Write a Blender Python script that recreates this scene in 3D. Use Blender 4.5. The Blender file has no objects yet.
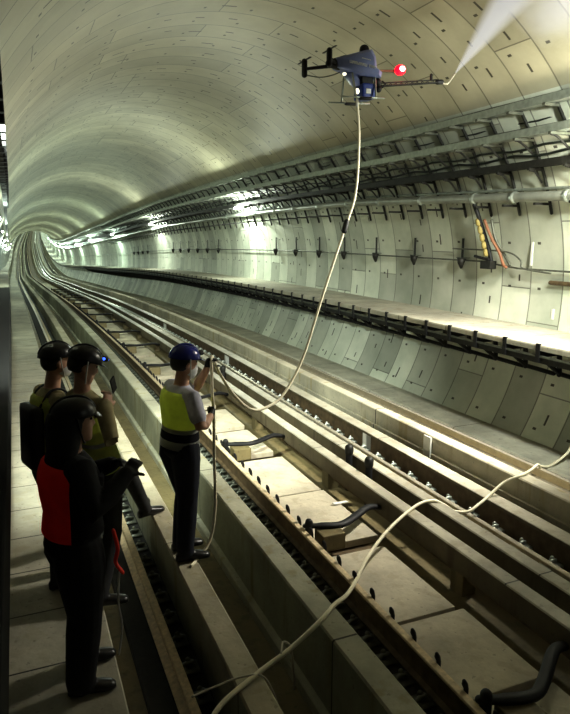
import bpy, bmesh, math, random
from mathutils import Vector, Matrix
from mathutils.bvhtree import BVHTree
random.seed(7)
PI = math.pi
C = bpy.context.scene.collection
ZO = 2.95                      # floor of the pit is world z = 0
# ------------------------------------------------------------------ alignment of the tunnel (bends and dips with distance)
TX = [(-12,-.05),(0,0),(7,-.01),(14,-.05),(33,-.25),(60,-.5),(90,-.6),(145,0),(210,1.8),(290,4.6)]
TZ = [(-12,0),(0,0),(7,0),(14,0),(20,-.08),(29,-.3),(41,-.78),(54,-1.25),(66,-1.75),(85,-2.3),(110,-2.1),(145,-.5),(210,2.0),(290,5.2)]
def interp(T, y):
    if y <= T[0][0]: return T[0][1]
    if y >= T[-1][0]: return T[-1][1]
    for i in range(len(T)-1):
        if y <= T[i+1][0]: break
    def sl(k):
        if k == 0 or k == len(T)-1: return 0
        return (T[k+1][1]-T[k-1][1])/(T[k+1][0]-T[k-1][0])
    h = T[i+1][0]-T[i][0]; t = (y-T[i][0])/h
    m0 = sl(i) if i else (T[1][1]-T[0][1])/h
    m1 = sl(i+1) if i+1 < len(T)-1 else (T[-1][1]-T[-2][1])/h
    return (2*t**3-3*t**2+1)*T[i][1]+(t**3-2*t**2+t)*h*m0+(-2*t**3+3*t**2)*T[i+1][1]+(t**3-t**2)*h*m1
def P(x, y, z): return Vector((x+interp(TX, y), y, z+interp(TZ, y)+ZO))
YEND = 285
def stations(y0, y1):
    r = [y0]; y = y0
    while y < y1:
        y += .8 if y < 12 else (1.5 if y < 40 else 3.5)
        r.append(min(y, y1))
    return r
# ------------------------------------------------------------------ materials
def nm(name):
    m = bpy.data.materials.new(name); m.use_nodes = True
    nt = m.node_tree; b = nt.nodes['Principled BSDF']
    return m, nt, b
class NB:
    def __init__(s, nt): s.nt = nt
    def n(s, t, **k):
        o = s.nt.nodes.new(t)
        for a, v in k.items(): setattr(o, a, v)
        return o
    def l(s, a, b): s.nt.links.new(a, b)
    def m(s, op, a, b=None, c=None):
        o = s.n('ShaderNodeMath', operation=op)
        for i, v in enumerate((a, b, c)):
            if v is None: continue
            if isinstance(v, (int, float)): o.inputs[i].default_value = v
            else: s.l(v, o.inputs[i])
        return o.outputs[0]
    def mix(s, f, a, b):
        o = s.n('ShaderNodeMix', data_type='RGBA')
        for i, v in ((0, f), (6, a), (7, b)):
            if isinstance(v, (int, float)): o.inputs[i].default_value = v
            elif isinstance(v, tuple): o.inputs[i].default_value = (*v, 1)
            else: s.l(v, o.inputs[i])
        return o.outputs[2]
def simple(name, col, rough=.6, metal=0, noise=.0, scale=8, emit=None, es=0):
    m, nt, b = nm(name); B = NB(nt)
    b.inputs['Base Color'].default_value = (*col, 1); b.inputs['Roughness'].default_value = rough; b.inputs['Metallic'].default_value = metal
    if noise:
        tc = B.n('ShaderNodeTexCoord'); nz = B.n('ShaderNodeTexNoise'); nz.inputs['Scale'].default_value = scale; nz.inputs['Detail'].default_value = 5
        B.l(tc.outputs['Object'], nz.inputs['Vector'])
        f = B.m('SUBTRACT', nz.outputs[0], .5); f = B.m('MULTIPLY_ADD', f, 2.2, .5); f = B.m('MINIMUM', B.m('MAXIMUM', f, 0), 1)
        B.l(B.mix(f, tuple(c*(1-noise) for c in col), tuple(min(1, c*(1+noise)) for c in col)), b.inputs['Base Color'])
        bp = B.n('ShaderNodeBump'); bp.inputs['Strength'].default_value = .15; B.l(nz.outputs[0], bp.inputs['Height']); B.l(bp.outputs[0], b.inputs['Normal'])
    if emit: b.inputs['Emission Color'].default_value = (*emit, 1); b.inputs['Emission Strength'].default_value = es
    return m
def concrete(name, col, stain=(.25,.2,.1), joint=None, jw=.012, rough=.75, streak=.5):
    """weathered concrete; blotches, streaks, holes, transverse casting joints every `joint` metres"""
    m, nt, b = nm(name); B = NB(nt)
    tc = B.n('ShaderNodeTexCoord'); g = tc.outputs['Object']
    n1 = B.n('ShaderNodeTexNoise'); n1.inputs['Scale'].default_value = 1.3; n1.inputs['Detail'].default_value = 8; n1.inputs['Roughness'].default_value = .65; B.l(g, n1.inputs['Vector'])
    n2 = B.n('ShaderNodeTexNoise'); n2.inputs['Scale'].default_value = 22; n2.inputs['Detail'].default_value = 4; B.l(g, n2.inputs['Vector'])
    f1 = B.m('MINIMUM', B.m('MAXIMUM', B.m('MULTIPLY_ADD', n1.outputs[0], 4, -1.6), 0), 1)
    c = B.mix(f1, tuple(k*.72 for k in col), tuple(min(1, k*1.12) for k in col))
    mp = B.n('ShaderNodeMapping'); mp.inputs['Scale'].default_value = (7, 7, .8); B.l(g, mp.inputs[0])
    n3 = B.n('ShaderNodeTexNoise'); n3.inputs['Scale'].default_value = 1; n3.inputs['Detail'].default_value = 3; B.l(mp.outputs[0], n3.inputs['Vector'])
    f3 = B.m('MINIMUM', B.m('MAXIMUM', B.m('MULTIPLY_ADD', n3.outputs[0], 5, -2.8), 0), streak)
    c = B.mix(f3, c, stain)
    c = B.mix(B.m('MULTIPLY', B.m('LESS_THAN', n2.outputs[0], .33), .45), c, tuple(k*.35 for k in col))
    if joint:
        sp = B.n('ShaderNodeSeparateXYZ'); B.l(g, sp.inputs[0])
        fr = B.m('FRACT', B.m('DIVIDE', sp.outputs[1], joint))
        c = B.mix(B.m('LESS_THAN', fr, jw/joint), c, tuple(k*.12 for k in col))
    B.l(c, b.inputs['Base Color']); b.inputs['Roughness'].default_value = rough
    bp = B.n('ShaderNodeBump'); bp.inputs['Strength'].default_value = .25; bp.inputs['Distance'].default_value = .02; B.l(n2.outputs[0], bp.inputs['Height']); B.l(bp.outputs[0], b.inputs['Normal'])
    return m
RING = .567
def lining(name, colA, colB, dark=(.05,.045,.03), rv=.35, pocket=.5):
    m, nt, b = nm(name); B = NB(nt)
    uv = B.n('ShaderNodeUVMap'); sp = B.n('ShaderNodeSeparateXYZ'); B.l(uv.outputs[0], sp.inputs[0])
    u, v = sp.outputs[0], sp.outputs[1]
    vr = B.m('DIVIDE', v, RING); ring = B.m('FLOOR', vr); fv = B.m('FRACT', vr)
    w1 = B.n('ShaderNodeTexWhiteNoise', noise_dimensions='1D'); B.l(ring, w1.inputs['W'])
    wn = w1.outputs[0]
    # cross joints between segments, staggered ring to ring
    us = B.m('FRACT', B.m('ADD', B.m('DIVIDE', u, 2.3), B.m('MULTIPLY', B.m('FLOOR', B.m('MULTIPLY', wn, 5)), .2)))
    seg = B.m('LESS_THAN', us, .007)
    segid = B.m('FLOOR', B.m('ADD', B.m('DIVIDE', u, 2.3), B.m('MULTIPLY', B.m('FLOOR', B.m('MULTIPLY', wn, 5)), .2)))
    jd = B.m('ABSOLUTE', B.m('SUBTRACT', fv, .5))
    rj = B.m('GREATER_THAN', jd, .482)
    # bolt pockets: elongated slots round the ring
    u3 = B.m('ADD', B.m('DIVIDE', u, .46), B.m('MULTIPLY', wn, 7)); 
    cb = B.n('ShaderNodeCombineXYZ'); B.l(B.m('FLOOR', u3), cb.inputs[0]); B.l(ring, cb.inputs[1])
    w2 = B.n('ShaderNodeTexWhiteNoise', noise_dimensions='2D'); B.l(cb.outputs[0], w2.inputs['Vector'])
    g1 = B.m('GREATER_THAN', w2.outputs[0], pocket)
    ln = B.m('MULTIPLY_ADD', w2.outputs[0], .55, -.12)
    slot = B.m('MULTIPLY', g1, B.m('MULTIPLY', B.m('LESS_THAN', B.m('FRACT', u3), ln), B.m('LESS_THAN', B.m('ABSOLUTE', B.m('SUBTRACT', fv, B.m('MULTIPLY_ADD', w2.outputs[0], .5, .1))), .028)))
    u4 = B.m('DIVIDE', u, .62)
    dot = B.m('MULTIPLY', B.m('LESS_THAN', B.m('FRACT', u4), .055), B.m('LESS_THAN', B.m('ABSOLUTE', B.m('SUBTRACT', fv, .72)), .05))
    mk = B.m('MINIMUM', B.m('ADD', slot, dot), 1)
    jt = B.m('MAXIMUM', rj, seg)
    # colour
    cmb = B.n('ShaderNodeCombineXYZ'); B.l(u, cmb.inputs[0]); B.l(v, cmb.inputs[1])
    nz = B.n('ShaderNodeTexNoise'); nz.inputs['Scale'].default_value = .9; nz.inputs['Detail'].default_value = 7; nz.inputs['Roughness'].default_value = .62; B.l(cmb.outputs[0], nz.inputs['Vector'])
    f = B.m('MINIMUM', B.m('MAXIMUM', B.m('MULTIPLY_ADD', nz.outputs[0], 3, -1), 0), 1)
    c = B.mix(f, colA, colB)
    c3 = B.n('ShaderNodeCombineXYZ'); B.l(segid, c3.inputs[0]); B.l(ring, c3.inputs[1])
    w3 = B.n('ShaderNodeTexWhiteNoise', noise_dimensions='2D'); B.l(c3.outputs[0], w3.inputs['Vector'])
    tone = B.m('MULTIPLY_ADD', w3.outputs[0], rv, 1-rv*.6)
    mm = B.n('ShaderNodeMix', data_type='RGBA', blend_type='MULTIPLY'); mm.inputs[0].default_value = 1
    B.l(c, mm.inputs[6]); tc = B.n('ShaderNodeCombineXYZ'); [B.l(tone, tc.inputs[i]) for i in range(3)]; B.l(tc.outputs[0], mm.inputs[7])
    c = B.mix(B.m('MULTIPLY', jt, .58), mm.outputs[2], dark)
    c = B.mix(B.m('MULTIPLY', mk, .92), c, dark)
    B.l(c, b.inputs['Base Color']); b.inputs['Roughness'].default_value = .52
    bp = B.n('ShaderNodeBump'); bp.inputs['Strength'].default_value = .6; bp.inputs['Distance'].default_value = .03
    hh = B.m('ADD', B.m('MULTIPLY', B.m('MAXIMUM', jt, mk), -1), B.m('MULTIPLY', nz.outputs[0], .3)); B.l(hh, bp.inputs['Height']); B.l(bp.outputs[0], b.inputs['Normal'])
    return m
M = {
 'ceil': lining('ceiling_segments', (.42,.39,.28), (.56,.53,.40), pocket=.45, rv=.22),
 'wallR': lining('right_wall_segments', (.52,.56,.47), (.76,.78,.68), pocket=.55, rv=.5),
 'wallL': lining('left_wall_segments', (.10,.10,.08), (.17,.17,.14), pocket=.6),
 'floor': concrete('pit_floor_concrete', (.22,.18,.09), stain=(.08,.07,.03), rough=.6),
 'walk': concrete('walkway_concrete', (.48,.45,.36), joint=.62, jw=.014, stain=(.35,.31,.2), streak=.3),
 'conc': concrete('guide_wall_concrete', (.45,.44,.34), joint=2.95, jw=.015, stain=(.30,.26,.13), streak=.6),
 'concR': concrete('far_guide_wall_concrete', (.56,.52,.41), joint=3.6, jw=.02, stain=(.36,.29,.15), streak=.6),
 'kerb': concrete('kerb_concrete', (.46,.42,.31), joint=2.4, jw=.012, stain=(.3,.26,.15)),
 'strip': concrete('side_walk_concrete', (.58,.56,.47), joint=2.3, jw=.012, stain=(.4,.36,.28), streak=.25),
 'slab': concrete('slab_concrete', (.56,.51,.40), stain=(.36,.3,.2), streak=.35),
 'ledge': concrete('ledge_concrete', (.46,.44,.36), joint=1.2, stain=(.28,.22,.15), streak=.3),
 'beam': concrete('painted_steel_beam', (.50,.47,.38), joint=3.3, jw=.014, stain=(.30,.25,.16), rough=.45, streak=.35),
 'beamside': concrete('shaded_beam_side', (.17,.14,.085), stain=(.07,.05,.03), streak=.6),  # beam sides in dark brown, shade put into the colour
 'wallside': concrete('shaded_concrete_side', (.33,.33,.23), joint=2.95, jw=.015, stain=(.17,.15,.06), streak=.7),  # kerb and guide wall sides darkened, shade painted in
 'plinth': simple('rail_bed_black', (.012,.012,.010), .8, 0, .5, 20),
 'railtan': simple('rusty_rail_top', (.66,.54,.36), .5, .0, .25, 30),
 'railhi': simple('bright_rail', (.72,.66,.55), .25, .6, .12, 12),
 'brown': simple('rusty_web', (.14,.10,.055), .65, .2, .4, 12),
 'black': simple('black_plastic', (.008,.008,.009), .6),
 'mat': simple('ledge_shade_black', (.004,.004,.004), 1.0),  # black that stands in for shade on the near left ledge
 'iron': simple('dark_iron', (.03,.03,.026), .55, .4, .3, 20),
 'cable': simple('black_cable_sheath', (.02,.025,.02), .4),
 'galv': simple('galvanised_steel', (.42,.46,.42), .35, .55, .2, 15),
 'galvd': simple('dull_galvanised_steel', (.16,.17,.14), .5, .5, .3, 15),
 'pipe': simple('grey_pipe', (.36,.38,.34), .35, .35, .2, 6),
 'white': simple('white_paint', (.78,.78,.74), .4),
 'hose': simple('cream_rubber_hose', (.92,.86,.66), .45),
 'string': simple('thin_cord', (.5,.47,.38), .6),
 'orange': simple('orange_plastic_hose', (.28,.13,.07), .6),
 'yellowk': simple('yellow_tag', (.34,.28,.10), .6),
 'navy': simple('navy_blue_shell', (.045,.06,.20), .32),
 'slate': simple('slate_blue_shell', (.24,.28,.52), .35, 0, .15, 6),
 'blue': simple('blue_tank', (.02,.05,.28), .3),
 'skin': simple('skin', (.56,.33,.23), .5),
 'hair': simple('black_hair', (.008,.007,.006), .6),
 'tee': simple('lavender_grey_cotton', (.60,.60,.72), .8, 0, .12, 25),
 'khaki': simple('khaki_cotton', (.38,.33,.18), .85, 0, .2, 20),
 'dark': simple('black_cotton', (.010,.010,.013), .85, 0, .3, 18),
 'navycl': simple('dark_navy_cotton', (.008,.010,.020), .85, 0, .3, 18),
 'greycl': simple('dark_grey_cotton', (.03,.03,.03), .85, 0, .3, 18),
 'hiviz': simple('yellow_green_vest', (.78,.88,.16), .7, 0, .1, 14, (.7,.8,.1), .04),  # faint glow added to lift the vest yellow
 'hivizd': simple('pale_yellow_green_vest', (.82,.92,.25), .75, 0, .15, 14),
 'redvest': simple('orange_red_vest', (.95,.06,.03), .85, 0, .2, 9, (.9,.03,.02), .018),  # faint glow added so the red shows in the dark
 'refl': simple('silver_reflective_band', (.55,.57,.55), .3, .3),
 'boot': simple('black_leather_boot', (.012,.011,.010), .35),
 'sole': simple('pale_rubber_sole', (.38,.36,.30), .6),
 'hblue': simple('royal_blue_helmet', (.012,.02,.20), .22),
 'hblack': simple('black_helmet', (.010,.010,.014), .3),
 'mask': simple('white_face_mask', (.75,.76,.76), .8),
 'eye': simple('eye_dark', (.02,.015,.01), .2),
 'screen': simple('phone_screen', (.1,.12,.14), .2, 0, 0, 8, (.6,.75,.8), .25),
 'ledblue': simple('blue_led', (.05,.1,.8), .3, 0, 0, 8, (.05,.15,1), 3),
 'ledwhite': simple('white_led', (.9,.9,.8), .3, 0, 0, 8, (1,.95,.7), 1.6),
 'red': simple('red_beacon_lens', (1,.05,.06), .3, 0, 0, 8, (1,.0,.02), 3),
 'redcore': simple('red_beacon_core', (1,.6,.6), .3, 0, 0, 8, (1,.5,.5), 5),
 'tube': simple('lit_lamp_tube', (.9,1,.95), .3, 0, 0, 8, (.86,1,.90), 30),
 'tubefar': simple('far_lit_lamp_tube', (.9,1,.95), .3, 0, 0, 8, (.80,1,.88), 45),
 'end': simple('daylight_at_portal', (.7,.8,.72), .6, 0, 0, 8, (.72,.95,.82), 1.1),
}
# ------------------------------------------------------------------ mesh helpers
def obj(name, bm, mats, parent=None, smooth=False):
    me = bpy.data.meshes.new(name)
    bm.normal_update(); bm.to_mesh(me); bm.free()
    for k in (mats if isinstance(mats, (list, tuple)) else [mats]): me.materials.append(M[k])
    if smooth: me.polygons.foreach_set('use_smooth', [True]*len(me.polygons))
    o = bpy.data.objects.new(name, me); C.objects.link(o)
    if parent: o.parent = parent
    return o
def tag(o, label=None, cat=None, group=None, kind=None):
    if label: o['label'] = label
    if cat: o['category'] = cat
    if group: o['group'] = group
    if kind: o['kind'] = kind
    return o
def empty(name, loc, label, cat, group=None, rot=(0,0,0)):
    o = bpy.data.objects.new(name, None); o.empty_display_size = .05; C.objects.link(o); o.location = loc; o.rotation_euler = rot
    return tag(o, label, cat, group)
def dup(root, loc, label=None, rot=None):
    r = root.copy(); C.objects.link(r); r.location = loc
    if rot: r.rotation_euler = rot
    if label: r['label'] = label
    for ch in list(root.children):
        c = ch.copy(); C.objects.link(c); c.parent = r
        for g in list(ch.children):
            d = g.copy(); C.objects.link(d); d.parent = c
    return r
def sweep(prof, ys, bm=None, off=None):
    """closed section [(x,z)...] carried along the tunnel alignment"""
    bm = bm or bmesh.new(); prev = None; first = None; n = len(prof)
    for y in ys:
        row = [bm.verts.new(P(x, y, z)) for x, z in prof]
        if prev:
            for i in range(n): bm.faces.new((prev[i], prev[(i+1)%n], row[(i+1)%n], row[i]))
        else: first = row
        prev = row
    bm.faces.new(first); bm.faces.new(list(reversed(prev)))
    bmesh.ops.recalc_face_normals(bm, faces=bm.faces)
    return bm
def rect(x0, x1, z0, z1, c=.008):
    return [(x0,z0),(x1,z0),(x1,z1-c),(x1-c,z1),(x0+c,z1),(x0,z1-c)]
def box(bm, x0, x1, y0, y1, z0, z1, bev=0):
    vs = [bm.verts.new((x,y,z)) for x in (x0,x1) for y in (y0,y1) for z in (z0,z1)]
    fs = [bm.faces.new([vs[i] for i in f]) for f in ((0,1,3,2),(4,6,7,5),(0,4,5,1),(2,3,7,6),(0,2,6,4),(1,5,7,3))]
    if bev:
        es = {e for f in fs for e in f.edges}
        bmesh.ops.bevel(bm, geom=list(es), offset=bev, segments=2, profile=.6, affect='EDGES')
    return bm
def frame_for(d):
    d = d.normalized(); up = Vector((0,0,1)) if abs(d.z) < .9 else Vector((1,0,0))
    s = d.cross(up).normalized(); return s, s.cross(d).normalized()
def loft(bm, secs, n=16):
    """secs: (centre, u, v, ru, rv); closed with rounded ends"""
    rows = []
    for c, u, v, ru, rv in secs:
        rows.append([bm.verts.new(c + u*ru*math.cos(2*PI*i/n) + v*rv*math.sin(2*PI*i/n)) for i in range(n)])
    for a, b in zip(rows, rows[1:]):
        for i in range(n): bm.faces.new((a[i], a[(i+1)%n], b[(i+1)%n], b[i]))
    bm.faces.new(list(reversed(rows[0]))); bm.faces.new(rows[-1])
    return bm
def tube(bm, pts, rad, n=12, cap=True, flat=1.0):
    pts = [Vector(p) for p in pts]
    if isinstance(rad, (int, float)): rad = [rad]*len(pts)
    secs = []; u = None
    for i, p in enumerate(pts):
        d = (pts[min(i+1, len(pts)-1)]-pts[max(i-1, 0)]).normalized()
        if u is None: u, v = frame_for(d)
        else:
            u = (u - d*u.dot(d)).normalized(); v = u.cross(d)*-1
            v = d.cross(u)
        secs.append([p, u.copy(), d.cross(u), rad[i], rad[i]*flat, d])
    out = []
    if cap:
        p, uu, vv, r, r2, d = secs[0]
        for a in (80, 55, 28): out.append((p-d*r*math.sin(math.radians(a)), uu, vv, r*math.cos(math.radians(a)), r2*math.cos(math.radians(a))))
    out += [tuple(s[:5]) for s in secs]
    if cap:
        p, uu, vv, r, r2, d = secs[-1]
        for a in (28, 55, 80): out.append((p+d*r*math.sin(math.radians(a)), uu, vv, r*math.cos(math.radians(a)), r2*math.cos(math.radians(a))))
    return loft(bm, out, n)
def ball(bm, c, ax, ay, az, rx, ry, rz, n=16, m=10):
    c = Vector(c); secs = []
    for i in range(1, m):
        t = -PI/2 + PI*i/m
        secs.append((c+az*rz*math.sin(t), ax, ay, rx*math.cos(t), ry*math.cos(t)))
    return loft(bm, secs, n)
def smoothpath(pts, k=6):
    pts = [Vector(p) for p in pts]; out = []
    for i in range(len(pts)-1):
        p0, p1, p2, p3 = pts[max(i-1,0)], pts[i], pts[i+1], pts[min(i+2, len(pts)-1)]
        for j in range(k):
            t = j/k
            out.append(.5*((2*p1)+(p2-p0)*t+(2*p0-5*p1+4*p2-p3)*t*t+(3*p1-p0-3*p2+p3)*t**3))
    out.append(pts[-1]); return out
X3, Y3, Z3 = Vector((1,0,0)), Vector((0,1,0)), Vector((0,0,1))
def W(x, y, z): return Vector((x, y, z+ZO))
# ------------------------------------------------------------------ tunnel shell
CX, CZ, R = 3.0, -.75, 3.6
def circ(z, side=1): return CX + side*math.sqrt(R*R-(z-CZ)**2)
def shell(name, a0, a1, mat, thick=.25):
    bm = bmesh.new(); uvl = bm.loops.layers.uv.new('UVMap')
    ys = stations(-9, YEND); N = 56; rows = []
    for y in ys:
        rows.append([bm.verts.new(P(CX+R*math.cos(a0+(a1-a0)*i/N), y, CZ+R*math.sin(a0+(a1-a0)*i/N))) for i in range(N+1)])
    for j in range(len(ys)-1):
        for i in range(N):
            f = bm.faces.new((rows[j][i], rows[j+1][i], rows[j+1][i+1], rows[j][i+1])); f.smooth = True
            for lp, (jj, ii) in zip(f.loops, ((j,i),(j+1,i),(j+1,i+1),(j,i+1))):
                lp[uvl].uv = (R*(a0+(a1-a0)*ii/N), ys[jj])
    return tag(obj(name, bm, mat), kind='structure')
aT = math.asin((1.62-CZ)/R)
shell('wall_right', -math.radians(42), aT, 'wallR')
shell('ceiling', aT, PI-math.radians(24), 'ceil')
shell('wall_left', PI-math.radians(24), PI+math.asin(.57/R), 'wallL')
YS = stations(-8, YEND)
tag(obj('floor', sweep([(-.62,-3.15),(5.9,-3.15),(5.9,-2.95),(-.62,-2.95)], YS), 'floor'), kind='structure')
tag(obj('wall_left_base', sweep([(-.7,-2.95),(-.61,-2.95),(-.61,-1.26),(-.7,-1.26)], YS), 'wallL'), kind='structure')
# closed end of the visible bore, far away, glowing with daylight
bm = bmesh.new(); e = [bm.verts.new(P(CX+R*math.cos(t*PI/24), YEND, CZ+R*math.sin(t*PI/24))) for t in range(48)]; bm.faces.new(e)
tag(obj('wall_end', bm, 'end'), kind='structure')
bm = bmesh.new(); e = [bm.verts.new(P(CX+R*math.cos(t*PI/24), -9, CZ+R*math.sin(t*PI/24))) for t in range(48)]; bm.faces.new(e)
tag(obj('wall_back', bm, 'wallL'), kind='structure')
# ------------------------------------------------------------------ longitudinal concrete and steel
def long(name, prof, mat, label, cat, group=None, y0=-7, y1=YEND-1, side=None):
    bm = sweep(prof, stations(y0, y1))
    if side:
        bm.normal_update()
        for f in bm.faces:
            if abs(f.normal.z) < .5: f.material_index = 1  # upright faces get the copy with painted shade
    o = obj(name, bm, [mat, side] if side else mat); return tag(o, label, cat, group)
def longs(name, prof, mat): return tag(obj(name, sweep(prof, YS), mat), kind='structure')
longs('floor_walkway', [(-.61,-2.95),(.39,-2.95),(.39,-2.61),(.38,-2.6),(-.61,-2.6)], 'walk')
longs('floor_side_walk', [(5.48,-2.95),(6.0,-2.95),(6.1,-2.65),(5.5,-2.65),(5.48,-2.67)], 'strip')
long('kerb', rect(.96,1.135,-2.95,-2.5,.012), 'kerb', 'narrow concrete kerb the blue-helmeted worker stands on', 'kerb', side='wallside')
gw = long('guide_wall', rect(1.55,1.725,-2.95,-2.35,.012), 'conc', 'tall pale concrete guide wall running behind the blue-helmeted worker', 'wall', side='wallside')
bm = sweep(rect(1.50,1.56,-2.95,-2.86,.01), YS); obj('wall_footing', bm, 'conc', gw)
gd = long('guide_wall', rect(4.4,4.56,-2.95,-2.35,.012), 'concR', 'bright stained concrete guide wall with white post, under the long hose on the right', 'wall')
# lower flange of that wall
obj('base_course', sweep(rect(4.372,4.402,-2.95,-2.56,.004), YS), 'concR', gd)
pm = bmesh.new(); box(pm, 4.352, 4.374, 5.9, 6.04, -2.95, -2.36, .004)
for v in pm.verts: v.co.z += ZO
obj('joint_post', pm, 'white', gd)
# beam C : top plate over a recessed dark web with posts
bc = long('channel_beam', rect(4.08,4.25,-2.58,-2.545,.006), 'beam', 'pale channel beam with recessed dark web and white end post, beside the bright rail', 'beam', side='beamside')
obj('web', sweep(rect(4.15,4.19,-2.95,-2.58,.002), YS), 'brown', bc)
for y in (6.9, 12.9, 18.9):
    pm = bmesh.new(); box(pm, 4.08, 4.15, y, y+.1, -2.92, -2.575, .004)
    for v in pm.verts: v.co += P(0,y,0)-Vector((0,y,0))
    obj('end_post', pm, 'white', bc)
# beams B and A : steel box beams on concrete legs
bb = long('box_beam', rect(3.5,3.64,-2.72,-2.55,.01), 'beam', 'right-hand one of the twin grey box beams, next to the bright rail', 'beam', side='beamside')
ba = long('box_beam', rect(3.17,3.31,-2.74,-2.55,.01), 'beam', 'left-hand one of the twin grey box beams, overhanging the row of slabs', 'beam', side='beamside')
obj('web', sweep(rect(3.22,3.26,-2.8,-2.73,.002), YS), 'brown', ba)
for i in range(34):
    y = 1.35+i*2.45
    for o_, x0, x1 in ((ba, 3.19, 3.33), (bb, 3.5, 3.62)):
        pm = bmesh.new(); box(pm, x0, x1, y, y+.16, -2.95, -2.73, .008)
        for v in pm.verts: v.co += P(0,y,0)-Vector((0,y,0))
        obj('support_leg', pm, 'floor', o_)
# rails: foot, web, head profile
def rail(x, z, mat, label, h=.13, w=.06, hw=.028, group=None):
    prof = [(x-w,z-h),(x+w,z-h),(x+w,z-h+.012),(x+.01,z-h+.03),(x+.01,z-.04),(x+hw,z-.03),(x+hw,z-.005),(x+hw-.006,z),(x-hw+.006,z),(x-hw,z-.005),(x-hw,z-.03),(x-.01,z-.04),(x-.01,z-h+.03),(x-w,z-h+.012)]
    return long('running_rail', prof, mat, label, 'rail', group)
r1 = rail(.765, -2.72, 'railtan', 'thin rusty tan rail nearest the walkway, left of the kerb')
r2 = rail(1.86, -2.63, 'brown', 'dark running rail hidden right behind the tall pale guide wall')
r3 = rail(3.9, -2.68, 'railhi', 'bright shiny running rail right of the twin box beams')
r4 = rail(5.3, -2.60, 'railhi', 'thin bright running rail alongside the right-hand side walkway')
for x0, x1, nme, lab in ((.55,.95,'track_bed','black track bed under the thin rusty rail by the walkway'),(1.74,2.19,'track_bed','black track bed with clips behind the tall guide wall'),
                         (3.78,4.02,'track_bed','dark track bed under the bright running rail'),(5.12,5.46,'track_bed','dark track bed under the rail beside the right side walkway')):
    long(nme, rect(x0,x1,-2.95,-2.8 if x0 > 1 else -2.88,.01), 'plinth', lab, 'track bed')
# edge rail with hooks
er = long('edge_rail', [(2.15,-2.80),(2.21,-2.80),(2.21,-2.62),(2.205,-2.612),(2.165,-2.612),(2.16,-2.62),(2.165,-2.64),(2.185,-2.65),(2.185,-2.78),(2.15,-2.79)], 'brown', 'long tan-topped edge rail with a row of black hook clips along the slabs', 'rail')
obj('rail_head', sweep(rect(2.158,2.212,-2.616,-2.60,.005), YS), 'railtan', er)
hb = bmesh.new(); tube(hb, [(.01,0,-.12),(.012,0,0),(.0,0,.035),(-.006,.0,.055)], [.014,.015,.019,.012], 8)
tube(hb, [(.0,0,-.08),(.045,.0,-.11)], .014, 8)
h0 = obj('hook_clip', hb, 'black', er, True); h0.location = P(2.218, 2.05, -2.60)
for i in range(1, 95):
    h = h0.copy(); C.objects.link(h); h.parent = er; h.location = P(2.218, 2.05+.262*i, -2.60)
# fastening clips of the rail behind the guide wall
def fast_bm():
    b = bmesh.new(); tube(b, [(-.06,0,0),(-.02,.0,.035),(.02,0,.03),(.045,.03,.01),(.03,.06,.0)], .014, 8); tube(b, [(0,.02,-.02),(0,.02,.045)], .018, 8); box(b, -.08,.07,-.045,.075,-.03,-.008); return b
f0 = obj('rail_fastener', fast_bm(), 'galvd', None, True); f0.parent = r2; f0.location = P(2.06, 1.5, -2.775)
for i in range(1, 98):
    f = f0.copy(); C.objects.link(f); f.location = P(2.06, 1.5+.21*i, -2.775)
f1 = obj('rail_fastener', fast_bm(), 'galvd', r1, True); f1.location = P(.86, 2.2, -2.845)
for i in range(1, 60):
    f = f1.copy(); C.objects.link(f); f.location = P(.86, 2.2+.3*i, -2.845)
f2 = obj('rail_fastener', fast_bm(), 'galv', r3, True); f2.location = P(3.98, 2.2, -2.77)
for i in range(1, 70):
    f = f2.copy(); C.objects.link(f); f.location = P(3.96, 2.2+.35*i, -2.71)
# ribbed bed beyond the group
for i in range(60):
    pass
# centre slabs
k = 0
ord_ = ['nearest', 'second', 'third', 'fourth', 'fifth', 'sixth', 'seventh', 'eighth', 'ninth', 'tenth', 'eleventh', 'twelfth']
ysl = [(.6,1.5),(1.52,2.58),(2.65,3.45),(3.47,4.5),(4.7,5.85),(5.87,7.0),(7.2,8.2)]
y = 8.45
while y < 60: ysl.append((y, y+.95)); y += 1.22
for a, bnd in ysl:
    bm = bmesh.new(); j = random.uniform(-.02,.02); xr = 2.9+random.uniform(-.05,.04)
    box(bm, 2.27, xr, -(bnd-a)/2, (bnd-a)/2, -.07, 0, .008)
    o = obj('precast_slab', bm, 'slab'); o.location = P(0,(a+bnd)/2,-2.75+random.uniform(-.004,.004)); o.rotation_euler = (0,0,j*.4)
    lab = ('pale precast concrete slab between edge rail and box beam, %s counted from the bottom right' % ord_[k]) if k < 12 else 'small pale precast slab in the long row receding down the middle of the tunnel'
    tag(o, lab, 'slab', 'precast slabs in the middle of the tunnel'); k += 1
long('slab_bearer', rect(2.27,2.85,-2.95,-2.84,.005), 'brown', 'dark bearer strip under the row of pale slabs', 'bearer')
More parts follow.
